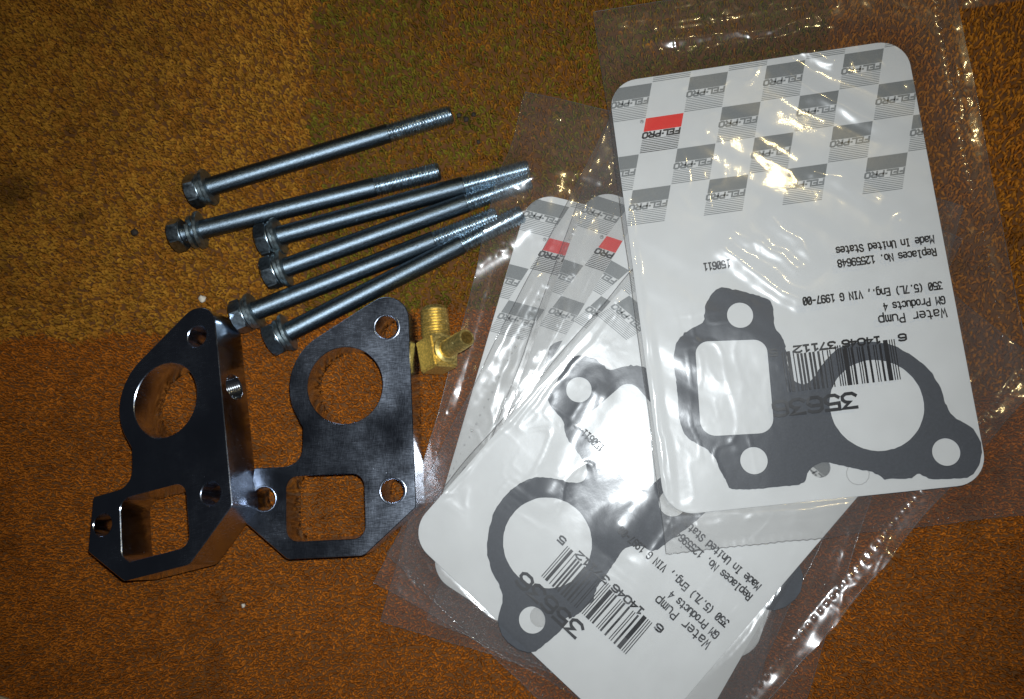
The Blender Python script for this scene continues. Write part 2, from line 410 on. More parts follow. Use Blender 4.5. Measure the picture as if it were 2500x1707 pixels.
def add_port(t, body):
    a = math.atan2(-6.36, 113.7)                       # side normal is a little below +x
    dx, dy = math.cos(-0.056), math.sin(0.056)
    CV, CF = lathe([(-15, 6.75), (1.5, 6.75)], 40)
    rot2 = Matrix.Rotation(0.056, 3, 'Z')
    CV = [tuple(Vector(PORT) + rot2 @ Vector(v)) for v in CV]
    apply_boolean(body, CV, CF)
    body.data.set_sharp_from_angle(angle=R(24))
    # thread ridges in the port
    prof = []
    for k in range(11):
        x0 = -14 + k * 1.25; prof += [(x0, 6.72), (x0 + 0.62, 6.05)]
    prof.append((-0.3, 6.72))
    TV, TF = lathe(prof, 40); TF = TF[:-2]
    TV = [tuple(Vector(PORT) + rot2 @ Vector(v)) for v in TV]
    mesh_obj('port_thread', TV, TF, 'bore_aluminium', t, 60)
    DV, DF = lathe([(-14.6, 0.01), (-14.4, 6.6)], 40)
    mesh_obj('port_floor', [tuple(Vector(PORT) + rot2 @ Vector(v)) for v in DV], DF, 'bore_aluminium', t, 60)
def spacer(label, loc, rot, port):
    t = thing('spacer_plate', label, 'spacer plate', loc, rot, 'water pump spacer plates')
    outer, holes = spacer_loops()
    V, F = plate(outer, holes, 0, T, 0.35)
    body = mesh_obj('body', V, F, 'polished_aluminium', t, 24)
    if port: add_port(t, body)
    for (x, y) in ((-37.17, -21.36), (28.09, -17.03), (23.38, 64.53)):      # turned ring round each bolt hole
        rings = [(6.9, T + 0.05), (6.5, T + 0.16), (6.1, T + 0.05)]; V, F = [], []
        for (r_, z_) in rings: V += [(px, py, z_) for px, py in circle(x, y, r_, 36)]
        for i in range(2):
            for j in range(36): F.append((i * 36 + j, i * 36 + (j + 1) % 36, (i + 1) * 36 + (j + 1) % 36, (i + 1) * 36 + j))
        mesh_obj('hole_rim', V, F, 'polished_aluminium', t, 180)
    return t
spacer('polished metal spacer plate lying flat beside the brass fitting', (-85.0, -55.0, 0.0), (0, 0, 0), False)
spacer('near-black polished spacer plate tilted with its corner on the other plate, far left', (-167.2, -63.85, 9.2), (R(-8.48), R(-11.59), R(10.94)), True)

# ------------------------------------------------------------------ bolts
BL = 150.0; TH = 35.7
def thread_mesh():
    r1, r0, p = 5.05, 4.2, 1.6; nseg, per = 32, 8; L = TH
    V, F = [], []; rows = int(L / p * per)
    for i in range(rows + 1):
        x = i * p / per
        for j in range(nseg):
            ph = (i / per - j / nseg) % 1.0; tri = abs(ph * 2 - 1)
            r = r0 + (r1 - r0) * min(1, tri * 1.35)
            e = (L - x) / 1.4
            if e < 1: r = min(r, 3.8 + e * 1.25)
            if x < 0.9: r = min(r, 5.05)
            w = 2 * math.pi * j / nseg
            V.append((BL - TH + x, r * math.cos(w), r * math.sin(w)))
    for i in range(rows):
        for j in range(nseg): F.append((i * nseg + j, i * nseg + (j + 1) % nseg, (i + 1) * nseg + (j + 1) % nseg, (i + 1) * nseg + j))
    F.append([rows * nseg + j for j in range(nseg)])
    return V, F
def hex_head():
    V, F = [], []; af = 8.1; n = 48
    def ring(x, f):
        s = len(V)
        for j in range(n):
            w = 2 * math.pi * j / n; wl = (w % (math.pi / 3)) - math.pi / 6
            r = f(af / math.cos(wl)); V.append((x, r * math.cos(w), r * math.sin(w)))
        return s
    rs = [ring(0.5, lambda r: 4.6), ring(0.15, lambda r: 5.6), ring(0.0, lambda r: 7.4), ring(0.35, lambda r: min(r, 8.3)), ring(1.1, lambda r: r),
          ring(5.9, lambda r: r), ring(6.35, lambda r: min(r, 8.6)), ring(6.5, lambda r: 7.9), ring(6.9, lambda r: 7.8)]
    for a_, b_ in zip(rs, rs[1:]):
        for j in range(n): F.append((a_ + j, a_ + (j + 1) % n, b_ + (j + 1) % n, b_ + j))
    F.append([rs[0] + j for j in range(n)]); F.append([rs[-1] + j for j in range(n)])
    return V, F
def lock_washer():
    V, F = [], []; n = 40; gap = 0.16; sec = [(-1.15, 5.3), (1.15, 5.3), (1.15, 8.5), (0.75, 8.9), (-0.75, 8.9), (-1.15, 8.5)]
    for j in range(n + 1):
        w = gap + (2 * math.pi - 2 * gap) * j / n; sh = (j / n - 0.5) * 0.9
        for (x, r) in sec: V.append((x + sh, r * math.cos(w), r * math.sin(w)))
    m_ = len(sec)
    for j in range(n):
        for k in range(m_): F.append((j * m_ + k, j * m_ + (k + 1) % m_, (j + 1) * m_ + (k + 1) % m_, (j + 1) * m_ + k))
    F.append(list(range(m_))); F.append([n * m_ + k for k in range(m_)])
    return V, F
BOLTS = [
    ((-176.20, 87.42, 9.2), (-31.63, 128.04, 4.9), 'topmost zinc bolt lying alone above the others', 20),
    ((-184.33, 63.05, 9.2), (-40.12, 95.94, 4.9), 'second zinc bolt from the top with its washers spread apart', 8),
    ((-135.60, 59.12, 9.2), (8.58, 95.69, 4.9), 'third zinc bolt from the top with its tip under a clear bag', 38),
    ((-131.35, 40.71, 9.2), (10.50, 89.54, 4.9), 'fourth zinc bolt from the top, head against the third bolt head', 33),
    ((-147.10, 17.28, 9.2), (-8.6, 70.20, 4.9), 'second lowest zinc bolt, head beside the tilted black plate', 25),
    ((-127.90, 4.48, 9.2), (7.65, 72.25, 4.9), 'lowest zinc bolt running along the upper edge of the flat spacer plate', 47),
]
src = {}
for i, (A, B_, lab, roll) in enumerate(BOLTS):
    A = Vector(A); B_ = Vector(B_); d = (B_ - A).normalized()
    q = Vector((1, 0, 0)).rotation_difference(d) @ Matrix.Rotation(R(roll), 3, 'X').to_quaternion()
    t = thing('bolt', lab, 'bolt', A, (0, 0, 0), 'long zinc plated hex bolts'); t.rotation_euler = q.to_euler()
    if i == 0:
        src['head'] = mesh_obj('head', *hex_head(), 'zinc_head', t, 28)
        src['shank'] = mesh_obj('shank', *lathe([(6.8, 5.6), (8.0, 5.1), (BL - TH - 0.8, 5.05), (BL - TH + 0.6, 4.4)], 40), 'zinc_shank', t, 40)
        src['thread'] = mesh_obj('thread', *thread_mesh(), 'zinc_thread', t, 50)
        src['lock_washer'] = mesh_obj('lock_washer', *lock_washer(), 'zinc_bright', t, 35)
        src['flat_washer'] = mesh_obj('flat_washer', *lathe([(-1.0, 5.25), (1.0, 5.25), (1.0, 9.9), (0.7, 10.2), (-0.7, 10.2), (-1.0, 9.9)], 44, closed=True), 'zinc_bright', t, 35)
        parts = src
    else:
        parts = {}
        for k, o in src.items():
            c = o.copy(); COL.objects.link(c); c.parent = t; parts[k] = c
    lw, fw = (11.0, 15.6) if i == 1 else (8.4, 11.1)
    parts['lock_washer'].location = (lw * MM, 0, (-0.6 if i == 1 else 0.0) * MM); parts['lock_washer'].rotation_euler = (R(60 * i), R(6 if i == 1 else 1.5), 0)
    parts['flat_washer'].location = (fw * MM, 0, 0); parts['flat_washer'].rotation_euler = (0, R(4 if i == 1 else -2), R((-1) ** i * 3))

# ------------------------------------------------------------------ brass elbow fitting
t = thing('hose_fitting', 'brass elbow hose fitting lying between the flat spacer plate and the bags', 'pipe fitting', (-37.5, -3.2, 8.4))
b_dir = Vector((0.64, 0.19, 0.745)).normalized(); th_dir = (Vector((0, 1, 0)) - b_dir * b_dir.y).normalized(); s_dir = b_dir.cross(th_dir)
rotm = Matrix((b_dir, th_dir, s_dir)).transposed()
t.rotation_euler = rotm.to_euler(); t.scale = (1.1, 1.1, 1.1)
# local: +x barb, +y thread, +z side
def cube_body(s, ch):
    bm = bmesh.new(); bmesh.ops.create_cube(bm, size=1.0)
    for v in bm.verts: v.co = Vector((v.co.x * s[0], v.co.y * s[1], v.co.z * s[2]))
    bmesh.ops.bevel(bm, geom=[e for e in bm.edges], offset=ch, segments=2, affect='EDGES')
    # round the heel of the elbow (opposite the thread and the barb)
    for v in bm.verts:
        if v.co.y < -s[1] * 0.25 and abs(v.co.z) > s[2] * 0.4: v.co.z *= 0.80
    V = [tuple(v.co) for v in bm.verts]; bm.verts.index_update(); F = [[v.index for v in f.verts] for f in bm.faces]; bm.free(); return V, F
mesh_obj('elbow_body', *cube_body((14.6, 15.6, 15.0), 0.9), 'brass', t, 30)
prof = [(7.2, 6.4), (9.0, 6.4)]
for k in range(9):
    x0 = 9.2 + k * 1.42; prof += [(x0, 6.25 - 0.03 * k), (x0 + 0.71, 6.95 - 0.04 * k)]
prof += [(22.3, 6.1), (23.2, 5.6), (23.2, 4.0), (12.0, 3.9)]
V, F = lathe(prof, 40); F = F[:-2] + [[(len(prof) - 1) * 40 + j for j in range(40)]]
V = [(-y, x, z) for x, y, z in V]
mesh_obj('pipe_thread', V, F, 'brass', t, 50)
V, F = lathe([(7.2, 6.3), (8.0, 6.1), (8.3, 5.1), (9.0, 4.4)], 40)
mesh_obj('collar', V, F, 'brass', t, 40)
prof = [(8.0, 4.1), (10.4, 3.75), (10.5, 4.25), (13.6, 3.65), (13.7, 4.2), (16.8, 3.65), (16.9, 4.35), (19.9, 3.8), (20.0, 4.35), (25.6, 4.0), (26.2, 3.8), (26.2, 2.95), (9.0, 2.8)]
V, F = lathe(prof, 36); F = F[:-2] + [[(len(prof) - 1) * 36 + j for j in range(36)]]
mesh_obj('hose_barb', V, F, 'brass', t, 35)

# ------------------------------------------------------------------ stroke lettering
GL = {
 'A': '0,0 2,6 4,0|0.8,2.2 3.2,2.2', 'B': '0,0 0,6 3,6 4,5 4,4 3,3.1 0,3.1|3,3.1 4,2 4,1 3,0 0,0',
 'E': '4,6 0,6 0,0 4,0|0,3.1 3.2,3.1', 'F': '4,6 0,6 0,0|0,3.1 3.4,3.1', 'L': '0,6 0,0 4,0', 'P': '0,0 0,6 3,6 4,5 4,4 3,3 0,3',
 'R': '0,0 0,6 3,6 4,5 4,4 3,3 0,3|1.8,3 4,0', 'O': '1,0 0,1 0,5 1,6 3,6 4,5 4,1 3,0 1,0', 'G': '4,5 3,6 1,6 0,5 0,1 1,0 3,0 4,1 4,2.8 2.2,2.8',
 'M': '0,0 0,6 2,3 4,6 4,0', 'W': '0,6 0.8,0 2,3.4 3.2,0 4,6', 'V': '0,6 2,0 4,6', 'I': '1,6 3,6|2,6 2,0|1,0 3,0', 'N': '0,0 0,6 4,0 4,6',
 'U': '0,6 0,1 1,0 3,0 4,1 4,6', 'S': '4,5 3,6 1,6 0,5 0,4 1,3.2 3,2.8 4,2 4,1 3,0 1,0 0,1',
 '0': '1,0 0,1 0,5 1,6 3,6 4,5 4,1 3,0 1,0|0.6,1 3.4,5', '1': '0.6,4.8 2,6 2,0|0.6,0 3.4,0', '2': '0,5 1,6 3,6 4,5 4,4 0,0 4,0',
 '3': '0,6 4,6 2,3.6 3.2,3.4 4,2.4 4,1 3,0 1,0 0,1', '4': '3,0 3,6 0,2 4,2', '5': '4,6 0,6 0,3.4 3,3.6 4,2.6 4,1 3,0 1,0 0,1',
 '6': '4,5.4 3,6 1,6 0,5 0,1 1,0 3,0 4,1 4,2.4 3,3.4 0.2,3.4', '7': '0,6 4,6 1.4,0', '8': '1,3.2 0,4.2 0,5 1,6 3,6 4,5 4,4.2 3,3.2 1,3.2 0,2.2 0,1 1,0 3,0 4,1 4,2.2 3,3.2',
 '9': '0,0.6 1,0 3,0 4,1 4,5 3,6 1,6 0,5 0,3.6 1,2.6 3.8,2.6', '-': '0.6,3 3.4,3', '.': '1.7,0 1.7,0.7', ',': '2.2,0.8 1.5,-1', '(': '3,6.4 1.6,4.6 1.6,1.4 3,-0.4', ')': '1,6.4 2.4,4.6 2.4,1.4 1,-0.4',
 'a': '0.4,3.8 1.2,4.3 3,4.3 3.8,3.4 3.8,0|3.8,2.4 1,2.4 0,1.6 0,0.8 0.8,0 2.6,0 3.8,1', 'c': '4,3.5 3,4.3 1,4.3 0,3.3 0,1 1,0 3,0 4,0.8',
 'd': '4,6 4,0|4,3.3 3,4.3 1,4.3 0,3.3 0,1 1,0 3,0 4,1', 'e': '0,2.2 4,2.2 4,3.3 3,4.3 1,4.3 0,3.3 0,1 1,0 3.6,0', 'g': '4,4.3 4,-1 3,-2 0.8,-2|4,3.3 3,4.3 1,4.3 0,3.3 0,1 1,0 3,0 4,1',
 'i': '1,4.3 2,4.3 2,0|0.8,0 3.2,0|2,5.5 2,6.1', 'l': '1,6 2,6 2,0|0.8,0 3.2,0', 'm': '0,0 0,4.3|0,3.6 1,4.3 2,3.6 2,0|2,3.6 3,4.3 4,3.6 4,0', 'n': '0,0 0,4.3|0,3.3 1.2,4.3 3,4.3 4,3.3 4,0',
 'o': '1,0 0,1 0,3.3 1,4.3 3,4.3 4,3.3 4,1 3,0 1,0', 'p': '0,4.3 0,-2|0,3.3 1,4.3 3,4.3 4,3.3 4,1 3,0 1,0 0,1', 'r': '0.4,0 0.4,4.3|0.4,3 1.8,4.3 3.8,4.3', 's': '4,3.7 3,4.3 1,4.3 0,3.6 0.4,2.5 3.6,1.9 4,0.8 3,0 1,0 0,0.7',
 't': '1.4,6 1.4,1 2.2,0 3.6,0|0,4.3 3.4,4.3', 'u': '0,4.3 0,1 1,0 2.8,0 4,1|4,4.3 4,0',
}
GL['Q'] = GL['0'].split('|')[0]
def strokes(text, x, y, adv, h, wide=None):
    """polylines for a line of type; adv = advance per glyph, h = cap height"""
    out = []; gw = (wide if wide else adv * 0.72)
    for i, ch in enumerate(text):
        if ch == ' ': continue
        for s in GL[ch].split('|'):
            out.append([(x + i * adv + float(a) / 4 * gw, y + float(b) / 6 * h) for a, b in (q.split(',') for q in s.split())])
    return out
def ribbon(lines, w, closed_eps=0.01):
    """flat mitred ribbons -> list of (verts2d, faces, stroke index)"""
    V, F, S = [], [], []
    for si, L in enumerate(lines):
        n = len(L); cl = n > 3 and math.dist(L[0], L[-1]) < closed_eps
        P = [np.array(p_) for p_ in (L[:-1] if cl else L)]; n = len(P); base = len(V)
        for i in range(n):
            if cl: a, c = P[i - 1], P[(i + 1) % n]
            else: a, c = P[max(0, i - 1)], P[min(n - 1, i + 1)]
            d1 = P[i] - a; d2 = c - P[i]
            l1, l2 = np.linalg.norm(d1), np.linalg.norm(d2)
            d1 = d1 / l1 if l1 > 1e-9 else d2 / l2; d2 = d2 / l2 if l2 > 1e-9 else d1
            nn = np.array((-(d1 + d2)[1], (d1 + d2)[0])); ln = np.linalg.norm(nn); nn = nn / ln if ln > 1e-6 else np.array((-d1[1], d1[0]))
            k = w / 2 / max(0.45, abs(nn @ np.array((-d1[1], d1[0]))))
            q = P[i].copy()
            if not cl and i == 0: q = q - d2 * w * 0.4
            if not cl and i == n - 1: q = q + d1 * w * 0.4
            V += [tuple(q + nn * k), tuple(q - nn * k)]; S += [si, si]
        for i in range(n if cl else n - 1):
            j = (i + 1) % n; F.append((base + 2 * i, base + 2 * i + 1, base + 2 * j + 1, base + 2 * j))
    return V, F, S

# ------------------------------------------------------------------ gasket outline (card mm, from the top package)
G_OUT = [(42.0,116.3),(46.5,117.1),(54.1,120.2),(60.8,123.2),(64.9,125.8),(65.7,129.1),(64.9,137.3),(65.6,141.0),(68.0,144.9),(68.7,149.1),(68.3,156.3),(68.7,163.5),(71.0,167.3),(74.7,168.8),(77.9,167.6),(80.8,164.9),(84.9,160.4),(90.7,154.9),(97.0,152.2),(104.0,151.5),(110.7,152.3),(117.2,154.1),(123.4,158.0),(129.2,163.2),(133.9,169.3),(137.0,176.7),(138.1,182.8),(138.5,186.8),(139.8,190.4),(142.0,193.6),(146.2,196.6),(149.3,200.4),(150.7,205.9),(150.1,211.7),(147.9,216.3),(144.9,219.8),(141.8,221.2),(137.1,221.2),(128.7,220.8),(125.1,220.1),(122.6,218.4),(119.9,217.1),(117.8,218.3),(116.8,219.0),(111.1,218.6),(104.6,217.9),(102.1,215.7),(96.8,213.2),(89.5,210.9),(81.3,207.8),(78.5,207.2),(75.5,207.4),(71.9,209.0),(69.5,211.7),(68.1,214.5),(65.9,216.2),(61.5,216.5),(51.8,216.2),(43.9,216.3),(33.3,215.2),(31.7,212.6),(28.8,205.3),(27.5,200.2),(25.1,196.4),(20.7,192.4),(16.1,188.9),(13.4,183.5),(12.8,176.3),(13.6,167.2),(13.8,157.9),(13.9,149.6),(15.9,142.6),(17.9,139.2),(22.4,136.1),(26.8,134.0),(30.6,132.4),(32.1,128.9),(33.3,123.8),(35.2,120.9),(38.2,117.6)]
def densify(P, step, jit, seed):
    """closed Catmull-Rom with a slightly torn edge"""
    r_ = np.random.default_rng(seed); out = []; n = len(P); P = [np.array(p_) for p_ in P]
    for i in range(n):
        a, b, c, d = P[i - 1], P[i], P[(i + 1) % n], P[(i + 2) % n]
        k = max(1, int(np.linalg.norm(c - b) / step))
        for j in range(k):
            s = j / k; q = 0.5 * ((2 * b) + (c - a) * s + (2 * a - 5 * b + 4 * c - d) * s * s + (3 * b - a - 3 * c + d) * s ** 3)
            out.append(tuple(q + r_.normal(0, jit, 2)))
    return out
G_LOOPS = [densify(G_OUT, 1.3, 0.15, 3)] + [circle(49.3, 131.1, 6.4, 36), circle(45.5, 202.8, 6.55, 36), circle(134.7, 208.5, 6.5, 36),
           [(x + random.gauss(0, .05), y + random.gauss(0, .05)) for x, y in circle(106.8, 182.8, 22.0, 84)],
           fillet([(25.5, 141.5, 6.5), (60.2, 144.6, 6.5), (57.3, 190.5, 7.5), (22.0, 188.5, 7.5)], 8)]

# ------------------------------------------------------------------ drape: one height grid, built up package by package
GX0, GY0, GS = -120.0, -260.0, 1.0
NXg, NYg = 420, 480
gxx, gyy = np.meshgrid(GX0 + np.arange(NXg) * GS, GY0 + np.arange(NYg) * GS)
HG = np.zeros((NYg, NXg))
for (A, B_, _, _) in BOLTS:
    A = np.array(A); B_ = np.array(B_); d = B_ - A; l2 = d[:2] @ d[:2]
    s = np.clip(((gxx - A[0]) * d[0] + (gyy - A[1]) * d[1]) / l2, 0, 1)
    dist = np.hypot(gxx - A[0] - s * d[0], gyy - A[1] - s * d[1]); z = A[2] + s * d[2]
    HG = np.maximum(HG, np.where(dist < 4.8, z + np.sqrt(np.maximum(0, 23.0 - dist ** 2)), 0))
def blur(a, k):
    for _ in range(k):
        b = np.pad(a, 1, mode='edge'); a = (b[1:-1, :-2] + 2 * b[1:-1, 1:-1] + b[1:-1, 2:]) / 4
        b = np.pad(a, 1, mode='edge'); a = (b[:-2, 1:-1] + 2 * b[1:-1, 1:-1] + b[2:, 1:-1]) / 4
    return a
def sample(G, x, y):
    fx = np.clip((x - GX0) / GS, 0, NXg - 1.001); fy = np.clip((y - GY0) / GS, 0, NYg - 1.001)
    xi = fx.astype(int); yi = fy.astype(int); fx = fx - xi; fy = fy - yi
    return (G[yi, xi] * (1 - fx) + G[yi, xi + 1] * fx) * (1 - fy) + (G[yi + 1, xi] * (1 - fx) + G[yi + 1, xi + 1] * fx) * fy
def polydist(u, v, pts):
    d = np.full(u.shape, 1e9); s_ = np.zeros(u.shape)
    tot = 0
    for (a, b), (c, e) in zip(pts, pts[1:]):
        dx, dy = c - a, e - b; l = math.hypot(dx, dy)
        k = np.clip(((u - a) * dx + (v - b) * dy) / (l * l), 0, 1)
        dd = np.hypot(u - a - k * dx, v - b - k * dy)
        s_ = np.where(dd < d, tot + k * l, s_); d = np.minimum(d, dd); tot += l
    return d, s_ / tot
# creases of the film, in each card's own mm: points, height, half width
CREASE = {4: [
    ([(1.0, 60), (1.4, 130), (1.0, 190), (1.5, 236)], 0.9, 0.7), ([(4.5, 120), (4.0, 170), (5.0, 225)], 0.6, 0.6),
    ([(83, -8), (85, 1), (92, 12), (101, 22), (112, 30), (124, 40), (134, 47), (145, 52)], 1.3, 2.2),
    ([(92, -9), (99, -1), (109, 7), (118, 11)], 0.9, 1.6), ([(96, -10), (102, -2), (121, 10)], 0.8, 1.5),
    ([(146, 24), (153, 25), (162, 32), (173, 40)], 0.9, 1.5), ([(87, 60), (103, 68), (116, 80), (130, 93)], 1.0, 2.4),
    ([(102, 64), (119, 72), (128, 82), (140, 91)], 1.0, 2.0), ([(67, 78), (75, 91), (83, 99), (86, 109), (91, 115)], 1.1, 2.4),
    ([(40, 86), (48, 98), (57, 110), (68, 122), (86, 135)], 1.2, 2.2), ([(44, 84), (57, 94), (73, 106), (85, 119)], 1.0, 2.0),
    ([(20, -25), (45, -22), (70, -21), (92, -20), (120, -24)], 1.5, 1.8), ([(128, 92), (140, 100), (150, 103)], 0.8, 2.0),
    ([(160, 60), (164, 85), (172, 102), (180, 112)], 1.1, 1.8), ([(158, 150), (170, 158), (182, 164)], 1.0, 1.8), ([(158, 168), (172, 177)], 1.0, 1.6),
    ([(155, 205), (166, 212), (178, 210)], 1.0, 2.2), ([(2, 231), (60, 230), (120, 230), (170, 231)], 0.7, 1.0), ([(2, 235), (60, 234.5), (150, 235)], 0.6, 0.9)],
  3: [([(1.2, 15), (1.6, 90), (1.0, 160), (1.4, 225)], 0.9, 0.7), ([(5, 30), (4.5, 100), (5.5, 150)], 0.6, 0.6), ([(22, 95), (34, 140), (44, 175)], 1.0, 5.0), ([(62, 70), (78, 130), (80, 165)], 1.3, 6.0), ([(95, 150), (110, 190)], 0.9, 5.0),
      ([(158, 60), (163, 95), (160, 130), (166, 170)], 1.4, 2.5), ([(155, 120), (170, 150)], 1.0, 2.0), ([(6, 228), (40, 231), (90, 229)], 0.8, 1.2)],
  2: [([(-20, 20), (-14, 70), (-12, 120), (-10, 180)], 1.2, 2.0), ([(-8, 60), (-6, 130), (-4, 190)], 1.0, 1.5), ([(-28, 60), (-27, 140)], 0.8, 1.5)],
  1: [([(14, 20), (20, 60), (24, 110), (30, 160)], 1.2, 1.6), ([(26, 40), (30, 90), (36, 140)], 1.0, 1.4), ([(6, 30), (12, 80), (10, 140)], 1.0, 2.5), ([(-4, -20), (20, -12), (50, -16)], 1.0, 2.0)],
  0: [([(-12, -30), (-6, -20), (0, -5)], 0.9, 1.5), ([(-10, -46), (6, -40)], 0.8, 1.4), ([(5, -14), (22, -15), (40, -17)], 1.6, 2.0), ([(0, -6), (25, -8)], 1.3, 3.0),
      ([(-9, 40), (-8, 90), (-10, 130)], 0.9, 1.5), ([(8, 20), (14, 70), (12, 120)], 1.1, 1.6), ([(22, 10), (24, 60), (28, 120)], 1.0, 1.4), ([(-12, 60), (-11, 140)], 0.7, 0.8)]}
def film_wrinkle(P, u, v, seed, amp_in, amp_out, idx):
    sd = rr_inside(u, v, CW, P['h'], 14)
    out = np.clip((sd + 2) / 10, 0, 1)
    a = R(35 + seed)
    ru = u * math.cos(a) + v * math.sin(a); rv = -u * math.sin(a) + v * math.cos(a)
    broad = 1.5 * vnoise(u / 42 + seed, v / 42, seed) + 0.55 * vnoise(u / 19, v / 19 + seed, seed + 1)
    n1 = vnoise(ru / 26, rv / 9 + 0.3 * vnoise(u / 15, v / 15, seed + 8), seed + 2); ridge = np.clip(1 - np.abs(n1) * 4.5, 0, 1) ** 1.5
    n2 = vnoise(rv / 17, ru / 6, seed + 3); ridge2 = np.clip(1 - np.abs(n2) * 5, 0, 1) ** 1.5
    gate = np.clip(vnoise(u / 33, v / 33 + 5, seed + 4) * 1.6 + 0.25, 0, 1)
    fine = vnoise(u / 4.2, v / 4.2, seed + 5) * 0.10 + vnoise(u / 2.1, v / 2.1, seed + 6) * 0.03
    z = (broad * 0.75 + 0.35 * ridge * gate + 0.18 * ridge2 * gate) * amp_in * (1 - out) + (broad * 0.7 + 0.40 * ridge * gate + 0.22 * ridge2 * gate + fine * 0.5) * amp_out * out + fine * 0.35
    if idx == 4:       # long diagonal tension waves over the card
        al = u * 0.80 + v * 0.60; ac = -u * 0.60 + v * 0.80 + 2.5 * vnoise(u / 30, v / 30, 88)
        z = z + 4.0 * np.exp(-((u - 80) ** 2 + (v - 135) ** 2) / (2 * 34.0 ** 2)) + 0.85 * vnoise(al / 58, ac / 10.5, 89) * (1 - 0.6 * out) * np.clip(1.25 - v / 190, 0.15, 1)
    for pts, hh, ww in CREASE.get(idx, []):
        d, s = polydist(u + 0.8 * vnoise(u / 7, v / 7, seed + 12), v + 0.8 * vnoise(u / 7 + 9, v / 7, seed + 13), pts)
        fade = np.clip(np.minimum(s, 1 - s) * 6, 0.0, 1)
        z = z + hh * (1.35 if idx == 4 else 1.0) * fade * np.exp(-(d / (ww * 1.7 + 0.6)) ** 2)
    return z

def barcode():
    """UPC-like bars: 95 modules, from left to right in upright type"""
    L = {'0': '0001101', '1': '0011001', '2': '0010011', '3': '0111101', '4': '0100011', '5': '0110001', '6': '0101111', '7': '0111011', '8': '0110111', '9': '0001011'}
    left = '614046'; right = '371125'
    s = '101' + ''.join(L[c] for c in left) + '01010' + ''.join(''.join('1' if q == '0' else '0' for q in L[c]) for c in right) + '101'
    bars = []; i = 0
    while i < len(s):
        if s[i] == '1':
            j = i
            while j < len(s) and s[j] == '1': j += 1
            bars.append((i, j)); i = j
        else: i += 1
    return bars, len(s)

